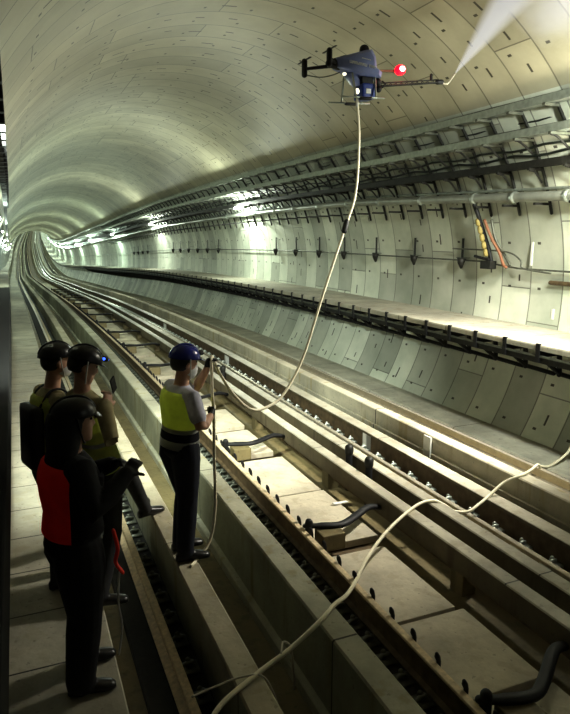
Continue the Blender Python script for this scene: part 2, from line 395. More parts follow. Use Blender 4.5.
# bent arms on concrete blocks
def arm_thing(y, label, first=None):
    if first: return dup(first, P(0,y,0), label)
    t = empty('support_arm', P(0,y,0), label, 'bracket', 'black bent support arms over the slabs')
    bm = bmesh.new(); tube(bm, smoothpath([(2.23,.20,-2.58),(2.36,.15,-2.58),(2.54,.12,-2.59),(2.70,.2,-2.60),(2.98,.40,-2.62),(3.14,.47,-2.67)],4), [.032]*4+[.040]*17, 10, flat=.7); obj('arm', bm, 'black', t, True)
    bm = bmesh.new(); box(bm, 2.3,2.52,-.02,.17,-2.75,-2.6,.01); obj('concrete_block', bm, 'floor', t)
    bm = bmesh.new(); tube(bm, [(2.25,.18,-2.66),(2.25,.18,-2.54)], .035, 10); obj('end_knuckle', bm, 'black', t, True)
    return t
fa = arm_thing(4.6, 'black bent support arm on a block, mid-slabs below the hanging hose')
arm_thing(2.25, 'black bent support arm in the bottom right corner', fa)
arm_thing(7.05, 'black bent support arm just right of the blue-helmeted worker', fa)
arm_thing(9.5, 'black bent support arm behind the left hand of the blue-helmeted worker', fa)
arm_thing(12.3, 'black bent support arm seen left of the blue helmet', fa)
for i in range(12): arm_thing(14.9+2.5*i, 'small dark support arm in the far part of the slab row', fa)
# stub posts on beam tops
for y, lab in ((6.15,'short black stub post between the twin box beams, upper one of the pair'),(5.7,'short black stub post between the twin box beams, lower one of the pair'),(11.0,'small dark stub post on the beams right of the blue helmet')):
    t = empty('stub_post', P(3.41,y,-2.95), lab, 'post', 'stub posts on the box beams')
    bm = bmesh.new(); tube(bm, [(0,0,.0),(0,0,.50)], .04, 10); obj('shaft', bm, 'black', t, True)
    bm = bmesh.new(); tube(bm, [(0,0,.47),(0,0,.51)], .052, 10); obj('cap', bm, 'iron', t, True)
bm = bmesh.new(); box(bm, -.10,.09,-.02,.02,0,.012,.003)
o = obj('plastic_scrap', bm, 'white'); o.location = P(2.93,5.45,-2.75); o.rotation_euler = (0,.1,.2); tag(o, 'small white scrap lying at the edge of a slab', 'scrap')
# ------------------------------------------------------------------ right side ledge with brackets
def cprof(x0, z0, z1):
    return [(x0,z0),(x0,z1),(circ(z1)+.03,z1),(circ(z0)+.03,z0)]
lg = long('ledge', [(5.5,-1.27),(5.505,-1.25),(circ(-1.25)+.04,-1.25),(circ(-1.32)+.04,-1.32),(5.5,-1.32)], 'ledge', 'long pale evacuation ledge along the right wall', 'ledge')
obj('edge_angle', sweep(rect(5.52,5.56,-1.47,-1.40,.003), YS), 'iron', lg)
obj('under_channel', sweep(rect(5.50,5.53,-1.40,-1.375,.003), YS), 'galvd', lg)
t0 = empty('ledge_bracket', P(0,3.3,0), 'black triangular bracket under the right ledge', 'bracket', 'brackets under the right-hand ledge')
bm = bmesh.new(); box(bm,5.52,6.55,-.025,.025,-1.40,-1.325); obj('top_arm', bm, 'black', t0)
bm = bmesh.new(); tube(bm,[(5.58,0,-1.42),(5.86,0,-1.63),(6.35,0,-1.78)],.028,8); obj('brace', bm, 'black', t0)
bm = bmesh.new(); tube(bm,[(5.84,0,-1.40),(5.86,0,-1.64)],.03,8); obj('upright', bm, 'black', t0)
bm = bmesh.new(); box(bm,5.49,5.52,-.03,.03,-1.46,-1.24); obj('edge_clip', bm, 'black', t0)
for i in range(1, 95): dup(t0, P(0,3.3+.546*i,0))
# left ledge
ll = long('ledge', [(-.62,-1.35),(-.15,-1.35),(-.15,-1.275),(-.155,-1.27),(-.62,-1.27)], 'ledge', 'brown-faced evacuation ledge on the left edge of the picture', 'ledge')
obj('fascia', sweep(rect(-.18,-.145,-1.50,-1.34,.003), YS), 'ledge', ll)
long('ledge_shade', rect(-.60,-.135,-1.268,-1.245,.006), 'mat', 'black sheet standing in for shade on the near part of the left ledge', 'mat', y0=-6, y1=17)  # near ledge is unlit; black sheet added as its shade
obj('skirt', sweep(rect(-.142,-.134,-1.52,-1.262,.001), stations(-6,17)), 'mat', bpy.data.objects['ledge_shade'])  # front drop of the same painted shade
# ------------------------------------------------------------------ wall services on the right
def tray(x, z, w, label, mat='galv', y0=-6):
    t = long('cable_tray', [(x,z-.045),(x+.012,z-.045),(x+.012,z-.03),(x+w,z-.03),(x+w,z-.02),(x+.012,z-.02),(x+.012,z+.045),(x,z+.045)], mat, label, 'cable tray', 'cable trays on the right wall', y0=y0)
    return t
t1 = tray(5.62, 1.50, .2, 'topmost pale cable tray along the right wall')
t2 = tray(5.74, 1.20, .22, 'second pale cable tray along the right wall, just under the topmost')
t3 = tray(6.0, .86, .2, 'thin dark tray along the right wall midway between pale trays and pipe', 'iron')
for t_, xs, z in ((t1,(5.66,5.70,5.74,5.79),1.50),(t2,(5.78,5.83,5.88,5.93),1.20),(t3,(6.05,6.1),.865)):
    for q, x in enumerate(xs):
        bm = bmesh.new(); pts = []; ph = random.uniform(0,6)
        for y in stations(-6, 70): pts.append(P(x+.012*math.sin(y*1.3+ph), y, z+.012+.012*math.sin(y*.9+ph*2)+(.03 if q%2 else 0)))
        tube(bm, pts, .02 if q%2 else .026, 7); obj('cable', bm, 'cable', t_, True)
# loosely hanging cables between the trays
for q,(x,z) in enumerate(((5.93,1.40),(5.98,1.33),(6.05,1.10),(6.12,1.02))):
    bm = bmesh.new(); pts = []
    for i in range(int(60/.28)):
        y = -4+i*.283; pts.append(P(x, y, z-.05*abs(math.sin(PI*y/1.134+q))))
    tube(bm, pts, .016, 6); o = obj('loose_cable', bm, 'cable', None, True)
    tag(o, ['sagging black cable just behind the topmost pale tray','sagging black cable below the topmost pale tray','sagging black cable below the second pale tray','lowest sagging black cable above the thin dark tray'][q], 'cable', 'loose cables on the right wall')
# service pipe
bm = bmesh.new()
def pipez(y): return .44+.16*min(1,max(0,(y-5)/6))
tube(bm, [P(6.2,y,pipez(y)) for y in stations(-6,YEND-2)], .062, 12)
pp = tag(obj('service_pipe', bm, 'pipe', None, True), 'long grey service pipe along the right wall with collars', 'pipe')
cb = bmesh.new(); tube(cb, [(0,-.03,0),(0,.03,0)], .078, 12, cap=False); c0 = obj('pipe_collar', cb, 'galv', pp, True); c0.location = P(6.2,3.4,pipez(3.4))
for y in [5.1,5.9,6.8,7.6,8.9,10.2,11.4,12.7,14,15.2,16.5,19,21.5,24,27,30]:
    c = c0.copy(); C.objects.link(c); c.parent = pp; c.location = P(6.2,y,pipez(y))
bm = bmesh.new(); tube(bm, [P(6.29,y,pipez(y)+.1) for y in stations(-6,80)], .02, 8)
tag(obj('conduit', bm, 'galv', None, True), 'slim conduit running just above the grey service pipe', 'conduit')
# curved wall brackets carrying it all
b0 = empty('wall_bracket', P(0,2.95,0), 'dark curved strap bracket carrying trays and pipe on the right wall', 'bracket', 'strap brackets on the right wall')
bm = bmesh.new(); pts = []
for i in range(15):
    z = 1.55-(1.55-.27)*i/14; pts.append(Vector((circ(z)-.03,0,z)))
tube(bm, pts, .02, 6); obj('strap', bm, 'iron', b0, True)
for z, x0 in ((1.46,5.6),(1.16,5.72),(.82,5.98),(.40,6.12)):
    bm = bmesh.new(); xe = circ(z)-.02
    box(bm, x0, xe, -.02,.02, z-.03, z); obj('arm', bm, 'iron' if z < 1.1 else 'galvd', b0)
    if .5 < z < 1.3:
        bm = bmesh.new(); tube(bm, smoothpath([(x0+.03,0,z-.03),(x0+.12,0,z-.05),(xe-.0,0,z-.17)],3), .014, 6); obj('brace', bm, 'iron', b0, True)
for i in range(1, 75): dup(b0, P(0,2.95+.567*i,0))
# low conduit with insulator hangers
bm = bmesh.new(); tube(bm, [P(circ(-.4)-.06, y, -.40 - (.07 if y < 7.6 else 0)) for y in stations(-5,90)], .013, 8)
tag(obj('wall_conduit', bm, 'galvd', None, True), 'thin straight conduit low on the right wall through the arrow-shaped hangers', 'conduit')
i0 = empty('insulator_hanger', P(0,9.5,0), 'arrow-shaped dark insulator hanger on the right wall', 'hanger', 'insulator hangers on the right wall')
xw = circ(-.3)-.05
bm = bmesh.new(); box(bm, xw-.02, xw+.0,-.017,.017,-.40,-.06); obj('stem', bm, 'iron', i0)
bm = bmesh.new(); tube(bm,[(xw-.02,0,-.37),(xw-.03,0,-.44),(xw-.02,0,-.53)],[.075,.055,.018],8,cap=False); obj('insulator', bm, 'iron', i0, True)
bm = bmesh.new(); box(bm, xw-.01, xw+.01,-.17,.15,-.365,-.355); obj('cross_bar', bm, 'galvd', i0)
for y in [8.2,10.8,12.1,13.3,14.6,15.9,21,22.3,23.6,24.9,26.2,27.5,33,34.3,35.6,36.9]: dup(i0, P(0,y,0))
# cable drop with yellow-black ladder and orange hose
cd = empty('cable_drop', P(0,7.6,0), 'yellow and black banded cable drop with orange hose and valve box on the right wall', 'cable')
bm = bmesh.new(); tube(bm, smoothpath([(6.2,0,.42),(6.25,-.05,.25),(6.36,-.06,.0),(6.42,-.1,-.2),(6.45,-.14,-.38)],5), .03, 8); obj('banded_cable', bm, 'black', cd, True)
for q in range(5):
    bm = bmesh.new(); z = .2-.11*q; tube(bm, [(6.28+.035*q-.03,-.035-.01*q,z),(6.29+.035*q-.03,-.04-.01*q,z-.05)], .036, 8); obj('yellow_band', bm, 'yellowk', cd, True)
bm = bmesh.new(); tube(bm, smoothpath([(6.3,-.12,.2),(6.36,-.22,-.05),(6.42,-.33,-.25),(6.43,-.42,-.42),(6.43,-.48,-.46)],5), .022, 8); obj('orange_hose', bm, 'orange', cd, True)
bm = bmesh.new(); tube(bm, smoothpath([(6.38,-.18,.2),(6.41,-.24,-.05),(6.46,-.36,-.25),(6.46,-.52,-.42)],5), .02, 8); obj('grey_hose', bm, 'galvd', cd, True)
bm = bmesh.new(); box(bm,6.38,6.5,-.2,.02,-.5,-.38,.01); obj('valve_box', bm, 'iron', cd)
bm = bmesh.new(); tube(bm, [(6.38,-.16,-.36),(6.38,-.0,-.34),(6.38,.14,-.32)], .022, 8); obj('valve_handle', bm, 'black', cd, True)
bm = bmesh.new(); tube(bm, smoothpath([(6.44,.75,-.22),(6.44,-.2,-.23),(6.44,-.55,-.26),(6.44,-.75,-.36),(6.44,-.8,-.46),(6.44,-1.3,-.5)],5), .012, 8); obj('bent_tube', bm, 'galvd', cd, True)
bm = bmesh.new(); tube(bm, [P(circ(-.62)-.05,y,-.63) for y in (-4,0,4,6.4)], .03, 8)
tag(obj('wall_pipe', bm, 'brown', None, True), 'short brown pipe at the right edge of the picture below the conduit', 'pipe')
bm = bmesh.new(); 
for y,z0,z1 in ((6.75,-.10,-.42),(6.35,-.98,-1.12),(5.85,.72,.6)): box(bm, circ(z0)-.03, circ(z0)-.015, y-.018, y+.018, z1, z0)
for v in bm.verts: v.co.z += ZO
tag(obj('white_marker', bm, 'white'), 'thin white upright markers on the wall beside the cable drop', 'marker')
# left side tray seen at the top left edge
lt = empty('cable_tray', P(0,0,0), 'black tray with bolted brackets running up the extreme left edge', 'cable tray')
lt.location = (0,0,0)
obj('tray_rail', sweep(rect(-.12,-.035,.74,.84,.004), stations(-6,60)), 'black', lt)
bm = bmesh.new(); box(bm,-.12,.0,-.04,.04,-.06,.06,.008)
q0 = obj('bracket', bm, 'black', lt); q0.location = P(0,1.9,.79)
for i in range(1, 40):
    q = q0.copy(); C.objects.link(q); q.parent = lt; q.location = P(0,1.9+.42*i,.79)
# ------------------------------------------------------------------ lamps
def lamp_unit(side, first=None, loc=None, lab=None, grp=None, mat='tube'):
    if first: return dup(first, loc, lab)
    t = empty('tunnel_lamp', loc, lab, 'lamp', grp)
    s = side
    bm = bmesh.new(); box(bm, (0 if s > 0 else -.1), (.1 if s > 0 else 0), -.36,.36,-.05,.05,.012); obj('housing', bm, 'galvd', t)
    bm = bmesh.new(); tube(bm, [(-.04*s,-.32,-.02),(-.04*s,.32,-.02)], .032, 10); obj('lamp_tube', bm, mat, t, True)
    return t
def plight(loc, e, col=(1,1,1), r=.12, name='lamp_light'):
    l = bpy.data.lights.new(name, 'POINT'); l.energy = e; l.color = col; l.shadow_soft_size = r
    o = bpy.data.objects.new(name, l); C.objects.link(o); o.location = loc; return o
GW = (.90,1.0,.86)
names = ['glaring white wall lamp on the right wall, largest and nearest','second lit wall lamp from the front on the right wall','third lit wall lamp from the front on the right wall','fourth lit wall lamp from the front on the right wall','fifth lit wall lamp from the front on the right wall','sixth lit wall lamp from the front on the right wall']
L0 = None; k = 0; y = 17.4
while y < 280:
    lab = names[k] if k < 6 else 'tiny far lamp in the string of lights along the right wall'
    loc = P(6.02, y, .80)
    if k == 0: L0 = lamp_unit(1, loc=loc, lab=lab, grp='wall lamps on the right')
    elif k == 3: L3 = lamp_unit(1, loc=loc, lab=lab, grp='wall lamps on the right', mat='tubefar')
    else: lamp_unit(1, first=(L0 if k < 3 else L3), loc=loc, lab=lab)
    plight(loc+Vector((-.16,0,-.08)), 260 if k == 0 else (260 if k < 6 else 380), GW if k < 2 else (.78,1,.84), .1)
    y += 12.1; k += 1
y = 17.4; k = 0
while y < 280:
    loc = P(-.28, y, .45)
    if k == 0: LL = lamp_unit(-1, loc=loc, lab='far lamp in the string of lights along the left wall', grp='wall lamps on the left', mat='tubefar')
    else: lamp_unit(-1, first=LL, loc=loc)
    plight(loc+Vector((.16,0,-.08)), 110 if k < 3 else 240, (.82,1,.84), .1)
    y += 12.1; k += 1
# nearer lamps on the same wall, outside the frame
for y, e in ((5.3, 60), (-1.5, 15)):
    lo = P(6.0, y, .92); t = lamp_unit(1, first=L0, loc=lo, lab='wall lamp on the right wall just outside the picture')
    plight(lo+Vector((-.3,-.1,-.1)), e, (1.0,.92,.72), .12)
def spot(loc, aim, e, col, ang=120, blend=.8, r=.15):
    l = bpy.data.lights.new('unseen_flood', 'SPOT'); l.energy = e; l.color = col; l.spot_size = math.radians(ang); l.spot_blend = blend; l.shadow_soft_size = r
    o = bpy.data.objects.new('unseen_flood', l); C.objects.link(o); o.location = loc; o.rotation_euler = (aim-loc).to_track_quat('-Z','Y').to_euler(); return o
spot(W(5.6,4.9,.9), W(2.9,8.2,-2.6), 1700, (1.0,.96,.85), 122, 1.0)
spot(W(4.6,2.6,1.2), W(6.4,8.5,-.8), 1050, (.95,1,.88), 110)  # unseen fill added to brighten the right wall, no fixture
spot(W(-.06,5.0,1.0), W(.8,10.0,-2.6), 2900, (.90,1,.88), 100)  # unseen left flood, no fixture, put in to brighten the mid walkway
# ------------------------------------------------------------------ people
def build_body(name, parts, root, mats, voxel=.0085):
    """parts: list of (bmesh, material index). Joined, voxel-unified and smoothed into one continuous surface."""
    me = bpy.data.meshes.new(name+'_raw'); allbm = bmesh.new(); trees = []
    for b, mi in parts:
        bmesh.ops.recalc_face_normals(b, faces=b.faces)
        bmesh.ops.triangulate(b, faces=b.faces[:])
        b.verts.ensure_lookup_table(); b.faces.ensure_lookup_table()
        trees.append((BVHTree.FromBMesh(b), mi))
        tmp = bpy.data.meshes.new('t'); b.to_mesh(tmp); allbm.from_mesh(tmp); bpy.data.meshes.remove(tmp); b.free()
    allbm.to_mesh(me); allbm.free()
    o = bpy.data.objects.new(name+'_raw', me); C.objects.link(o)
    md = o.modifiers.new('r', 'REMESH'); md.mode = 'VOXEL'; md.voxel_size = voxel; md.adaptivity = 0
    sm = o.modifiers.new('s', 'SMOOTH'); sm.iterations = 3; sm.factor = .5
    dg = bpy.context.evaluated_depsgraph_get(); dg.update()
    m2 = bpy.data.meshes.new_from_object(o.evaluated_get(dg)); m2.name = name
    bpy.data.objects.remove(o); bpy.data.meshes.remove(me)
    m2.materials.clear()
    for k in mats: m2.materials.append(M[k])
    idx = []
    for p in m2.polygons:
        best = 9; bi = 0
        for tr, mi in trees:
            h = tr.find_nearest(p.center, .08)
            if h[0] is not None and h[3] < best: best = h[3]; bi = mi
        idx.append(bi)
    m2.polygons.foreach_set('material_index', idx); m2.polygons.foreach_set('use_smooth', [True]*len(idx))
    ob = bpy.data.objects.new(name, m2); C.objects.link(ob); ob.parent = root
    return ob
def hand_bm(w, d, palm, side, curl=.9, s=1.0):
    """w wrist, d direction of the hand, palm = outward normal of the palm, side=+1 thumb on (d x palm) side"""
    b = bmesh.new(); d = d.normalized(); palm = (palm-d*palm.dot(d)).normalized(); t = d.cross(palm).normalized()*side
    loft(b, [(w-d*.02,t,palm,.024*s,.02*s),(w+d*.01,t,palm,.028*s,.018*s),(w+d*.045*s,t,palm,.040*s,.017*s),(w+d*.082*s,t,palm,.041*s,.014*s),(w+d*.092*s,t,palm,.034*s,.009*s)], 14)
    for k, (off, ln) in enumerate(((.030,.068),(.010,.076),(-.011,.070),(-.030,.054))):
        p = w+d*.082*s+t*off*s; dirv = d.copy(); pts = [p-d*.015]; pts.append(p)
        for seg, fr in ((0,.45),(1,.32),(2,.25)):
            ang = curl*(.6+.25*seg+.08*k)
            ax = dirv.cross(palm).normalized()
            dirv = Matrix.Rotation(ang, 3, ax) @ dirv
            p = p+dirv*ln*s*fr*1.05; pts.append(p)
        tube(b, pts, [.0095*s,.0098*s,.0092*s,.0086*s,.0075*s], 8)
    p = w+d*.02*s+t*.03*s; dv = (d*.65+t*.75).normalized(); q = p+dv*.035*s
    dv2 = (dv*.8+palm*.7*curl).normalized(); q2 = q+dv2*.03*s; q3 = q2+(dv2*.7+palm*.5*curl-t*.3).normalized()*.024*s
    tube(b, [p-dv*.01,p,q,q2,q3], [.013*s,.0135*s,.012*s,.0105*s,.009*s], 8)
    return b
def figure(name, label, J, mats, opt):
    """mats indexes: 0 skin 1 shirt 2 trousers 3 boots 4 gloves"""
    root = empty(name, (0,0,0), label, 'person'); g = opt.get('girth', 1.0)
    loc = J['ground']; root.location = loc
    J = {k: (v if k in ('ground','F','HF') or k.startswith(('toe','palm')) else v-loc) for k, v in J.items()}
    F = J['F'].normalized(); HF = J.get('HF', F).normalized()
    Pv, N, H = J['pelvis'], J['neck'], J['head']
    up = (N-Pv).normalized(); S = up.cross(F).normalized(); Ff = S.cross(up).normalized(); L = (N-Pv).length
    parts = []
    def sec(t, ru, rv, fo=0): return (Pv+up*L*t+Ff*fo, S, Ff, ru*g, rv*g)
    b = bmesh.new()
    loft(b, [sec(-.17,.09,.07),sec(-.1,.155,.105),sec(.02,.168,.122,-.008),sec(.2,.158,.115),sec(.38,.142,.102),sec(.58,.158,.116,.004),sec(.75,.174,.122,.004),sec(.87,.172,.106),sec(.94,.13,.082),sec(1.0,.062,.062)], 24)
    # trousers part lower torso handled by splitting loft
    parts.append((b, 1))
    b = bmesh.new(); loft(b, [sec(-.17,.095,.075),sec(-.1,.160,.11),sec(.02,.172,.126,-.008),sec(.14,.163,.119)], 24); parts.append((b, 2))
    b = bmesh.new(); tube(b, [N-up*.06, N+(H-N)*.55], [.06,.054], 14); parts.append((b, 0))
    for s, sd in ((1,'L'),(-1,'R')):
        sh, el, wr = J['sh'+sd], J['el'+sd], J['wr'+sd]
        sl = opt.get('sleeve', 1.0)
        b = bmesh.new(); r0 = .058*g
        base = Pv+up*L*.86+S*s*.09
        if sl < .6:
            m = sh+(el-sh)*.62
            tube(b, [base, sh, m], [.07*g,.064*g,.064*g], 14); parts.append((b, 1))
            b = bmesh.new(); tube(b, [sh+(el-sh)*.4, el, el+(wr-el)*.3, wr], [.043,.041,.043,.029], 14); parts.append((b, 0))
        else:
            tube(b, [base, sh, sh+(el-sh)*.5, el, el+(wr-el)*.4, wr], [.07*g,.066*g,.056*g,.052*g,.048*g,.038*g], 14); parts.append((b, 1))
        hd = J['hd'+sd]; b = hand_bm(wr, (hd-wr), J.get('palm'+sd, F*-1) if 'palm'+sd in J else F, s*opt.get('thumb'+sd, 1), opt.get('curl', 1.0)); parts.append((b, 4))
        hip = Pv+S*s*.092*g-up*.03; kn, an = J['kn'+sd], J['an'+sd]
        b = bmesh.new(); tr = opt.get('leg', 1.0)
        tube(b, [hip+up*.05, hip-up*.04, hip+(kn-hip)*.5, kn, kn+(an-kn)*.3, kn+(an-kn)*.7, an+Vector((0,0,-.0))], [r*tr for r in (.088,.094,.083,.066,.066,.060,.056)], 16); parts.append((b, 2))
        td = J['toe'+sd].normalized() if False else (J['toe'+sd]).normalized()
        ts = Z3.cross(td).normalized(); a = an-Z3*.0
        b = bmesh.new(); zb = -.085
        loft(b, [(a-td*.075+Z3*(zb+.035),ts,Z3,.022,.028),(a-td*.06+Z3*(zb+.04),ts,Z3,.036,.04),(a-td*.01+Z3*(zb+.05),ts,Z3,.04,.05),(a+td*.06+Z3*(zb+.042),ts,Z3,.044,.042),(a+td*.13+Z3*(zb+.033),ts,Z3,.049,.033),(a+td*.175+Z3*(zb+.027),ts,Z3,.04,.027),(a+td*.195+Z3*(zb+.022),ts,Z3,.022,.018)], 16)
        tube(b, [a+Z3*.06, a-Z3*.03], [.05,.046], 14); parts.append((b, 3))
    # head
    hu = Z3.copy(); hu = (hu+HF*opt.get('nod', 0)*-0).normalized()
    nod = opt.get('nod', 0); hs = hu.cross(HF).normalized(); hf = (Matrix.Rotation(nod, 3, hs) @ HF).normalized(); hu = hf.cross(hs).normalized()
    b = bmesh.new()
    ball(b, H+hu*.02-hf*.008, hf, hs, hu, .098, .077, .100, 20, 12)
    loft(b, [(H-hu*.118+hf*.058,hf,hs,.020,.022),(H-hu*.105+hf*.045,hf,hs,.045,.042),(H-hu*.075+hf*.026,hf,hs,.066,.058),(H-hu*.03+hf*.012,hf,hs,.084,.068),(H+hu*.02+hf*.004,hf,hs,.088,.070)], 18)
    loft(b, [(H+hu*.022+hf*.084,hs,hf,.008,.010),(H-hu*.005+hf*.094,hs,hf,.011,.014),(H-hu*.026+hf*.098,hs,hf,.017,.017),(H-hu*.036+hf*.088,hs,hf,.012,.012)], 10)
    for s in (1,-1):
        ball(b, H-hu*.008+hs*s*.076-hf*.012, hf, hs, hu, .018, .011, .031, 10, 8)
        ball(b, H+hu*.034+hf*.082+hs*s*.03, hf, hs, hu, .012, .022, .007, 8, 6)
    ball(b, H-hu*.060+hf*.082, hf, hs, hu, .012, .024, .006, 10, 6); ball(b, H-hu*.071+hf*.080, hf, hs, hu, .012, .020, .006, 10, 6)
    parts.append((b, 0))
    body = build_body('body', parts, root, mats)
    for s in (1,-1):
        b = bmesh.new(); ball(b, H+hu*.014+hf*.080+hs*s*.031, hf, hs, hu, .010, .013, .008, 10, 8); obj('eye', b, 'eye', root, True)
    # hair
    hl = opt.get('hair', 0)
    b = bmesh.new()
    loft(b, [(H-hu*(.055+hl)-hf*.045,hf,hs,.045,.055),(H-hu*(.03+hl*.6)-hf*.035,hf,hs,.072,.076),(H-hf*.028,hf,hs,.084,.084),(H+hu*.05-hf*.02,hf,hs,.090,.084),(H+hu*.09-hf*.01,hf,hs,.07,.065)], 18)
    obj('hair', b, 'hair', root, True)
    if opt.get('hood'):
        b = bmesh.new(); loft(b, [(N-up*.06-Ff*.06,Ff,S,.075,.13),(H-hu*.14-hf*.07,hf,hs,.085,.115),(H-hu*.07-hf*.06,hf,hs,.095,.11),(H-hf*.05,hf,hs,.105,.105),(H+hu*.05-hf*.03,hf,hs,.11,.105),(H+hu*.09-hf*.02,hf,hs,.07,.07)], 20); obj('hood', b, 'dark', root, True)
    # helmet
    b = bmesh.new(); hc = H+hu*.048-hf*.004
    secs = []
    for i in range(0, 9):
        t = (PI/2)*i/9
        secs.append((hc+hu*.092*math.sin(t), hf, hs, .121*math.cos(t)+.002, .100*math.cos(t)+.002))
    secs = [(hc-hu*.012,hf,hs,.120,.100),(hc-hu*.012,hf,hs,.126,.105)]+[(hc,hf,hs,.124,.103)]+secs[1:]
    loft(b, secs, 26)
    hm = obj('helmet', b, opt['helmet'], root, True)
    b = bmesh.new(); pk = .6 if opt.get('nopeak') else .8
    loft(b, [(hc-hu*.014+hf*.10,hs,hu,.088,.006),(hc-hu*.016+hf*(.10+.035*pk),hs,hu,.078,.005),(hc-hu*.026+hf*(.10+.072*pk),hs,hu,.05,.004)], 16); obj('peak', b, opt['helmet'], hm, True)
    b = bmesh.new(); rp = [hc+hu*(.095*math.sin(t))+hf*(.119*math.cos(t)) for t in [PI*q/14 for q in range(1,14)]]; tube(b, rp, .009, 8); obj('crown_ridge', b, opt['helmet'], hm, True)
    for s in (1,-1):
        b = bmesh.new(); tube(b, smoothpath([hc+hs*s*.105-hu*.01, H+hs*s*.086-hu*.03+hf*.01, H+hs*s*.06-hu*.1+hf*.03, H-hu*.13+hf*.05],4), .0055, 6); obj('chin_strap', b, opt.get('strap','white'), hm, True)
    if 'lamp' in opt:
        b = bmesh.new(); tube(b, [hc+hf*.105+hu*.03, hc+hf*.140+hu*.03], .02, 12); lp = obj('headlamp', b, 'black', hm, True)
        b = bmesh.new(); tube(b, [hc+hf*.140+hu*.03, hc+hf*.146+hu*.03], .015, 12); ball(b, hc+hf*.118+hu*.03-hs*.022, hf, hs, hu, .012,.008,.010, 10, 8); obj('lens', b, opt['lamp'], lp, True) if False else obj('headlamp_lens', b, opt['lamp'], hm, True)
    if opt.get('mask'):
        b = bmesh.new(); loft(b, [(H-hu*.115+hf*.052,hf,hs,.03,.034),(H-hu*.085+hf*.036,hf,hs,.068,.058),(H-hu*.045+hf*.032,hf,hs,.078,.064),(H-hu*.012+hf*.05,hf,hs,.055,.050)], 18)
        obj('face_mask', b, 'mask', root, True)
    # vest : open shell just outside the torso
    if 'vest' in opt:
        b = bmesh.new(); v = opt['vest']; o_ = .016
        ts = [v.get('low', .0)+(.93-v.get('low', .0))*i/15 for i in range(16)]
        tab = [(-.1,.160,.11),(.02,.172,.126),(.2,.162,.119),(.38,.148,.108),(.58,.163,.121),(.75,.178,.127),(.87,.176,.112),(.94,.134,.088),(1.0,.08,.075)]
        def rr(t):
            for (a,u,w),(c,u2,w2) in zip(tab, tab[1:]):
                if t <= c: q = max(0,(t-a)/(c-a)); return u+(u2-u)*q, w+(w2-w)*q
            return tab[-1][1:]
        rows = []; n = 32
        for t in ts:
            ru, rv = rr(t); ru = (ru+o_)*g; rv = (rv+o_)*g
            rows.append([b.verts.new(Pv+up*L*t+S*ru*math.cos(2*PI*i/n)+Ff*rv*math.sin(2*PI*i/n)) for i in range(n)])
        for j in range(len(ts)-1):
            for i in range(n):
                th = 2*PI*(i+.5)/n; tm = (ts[j]+ts[j+1])/2
                if tm > .62 and abs(math.sin(th)) < .42*(tm-.55)/.35: continue        # armholes
                if tm > .80 and math.sin(th) > .80-(tm-.8)*.9: continue                # v-neck at the front
                f = b.faces.new((rows[j][i], rows[j][(i+1)%n], rows[j+1][(i+1)%n], rows[j+1][i])); f.smooth = True
                f.material_index = 0
                if v.get('shadefront') and math.sin(th) > -.45: f.material_index = 1  # shade painted as black over vest front and flanks
                for lo, hi, mi in v.get('bands', []):
                    if lo <= tm < hi: f.material_index = mi
        bmesh.ops.solidify(b, geom=b.faces[:], thickness=-.006)
        obj('vest', b, v['mats'], root, True)
    return root, body
# worker with the blue helmet
A = dict(ground=W(1.060,4.570,-2.500), F=Vector((.95,.30,0)), HF=Vector((.93,.2,-.0)), pelvis=W(1.050,4.580,-1.600), neck=W(1.070,4.560,-1.110), head=W(1.105,4.565,-0.945),
 shR=W(1.110,4.385,-1.170), elR=W(1.140,4.270,-1.380), wrR=W(1.255,4.430,-1.345), hdR=W(1.305,4.500,-1.330), palmR=Vector((-.3,.6,.2)),
 shL=W(1.030,4.735,-1.160), elL=W(1.240,4.800,-1.220), wrL=W(1.320,4.720,-1.040), hdL=W(1.350,4.700,-0.960), palmL=Vector((.2,-.8,.2)),
 knR=W(1.080,4.500,-2.010), anR=W(1.040,4.470,-2.415), toeR=Vector((1,-.05,0)), knL=W(1.100,4.660,-2.010), anL=W(1.050,4.660,-2.415), toeL=Vector((1,.15,0)))
figure('person', 'man in a blue helmet and yellow-green vest guiding the hose with raised hand', A, ['skin','tee','navycl','boot','black'],
 dict(helmet='hblue', lamp='black', sleeve=.5, mask=True, curl=1.25, leg=1.2, girth=1.0, nod=-.12*-1, thumbR=1, thumbL=1,
      vest=dict(low=-.02, mats=['hiviz','navycl','refl'], bands=[(-.1,.06,1),(.06,.14,2),(.14,.27,1),(.27,.33,2)])))
# near dark figure with the red vest
Bp = dict(ground=W(0.190,3.500,-2.600), F=Vector((.97,.18,0)), HF=Vector((1,.12,0)), pelvis=W(0.180,3.520,-1.720), neck=W(0.190,3.500,-1.170), head=W(0.225,3.490,-1.000),
 shR=W(0.230,3.300,-1.220), elR=W(0.280,3.200,-1.420), wrR=W(0.460,3.320,-1.280), hdR=W(0.520,3.360,-1.230), palmR=Vector((0,.6,-.5)),
 shL=W(0.160,3.690,-1.220), elL=W(0.280,3.780,-1.420), wrL=W(0.425,3.650,-1.330), hdL=W(0.480,3.600,-1.300), palmL=Vector((0,-.6,-.5)),
 knR=W(0.210,3.440,-2.120), anR=W(0.160,3.400,-2.515), toeR=Vector((1,-.1,0)), knL=W(0.230,3.650,-2.120), anL=W(0.200,3.660,-2.515), toeL=Vector((1,.1,0)))
figure('person', 'dark silhouetted person in black clothes and red vest standing nearest the camera', Bp, ['skin','dark','dark','boot','black'],
 dict(helmet='hblack', girth=1.22, leg=1.5, hair=.07, nopeak=1, hood=1, curl=.9, strap='black', vest=dict(low=.18, mats=['redvest','dark'], bands=[], shadefront=1)))
rb = bpy.data.objects['person.001']
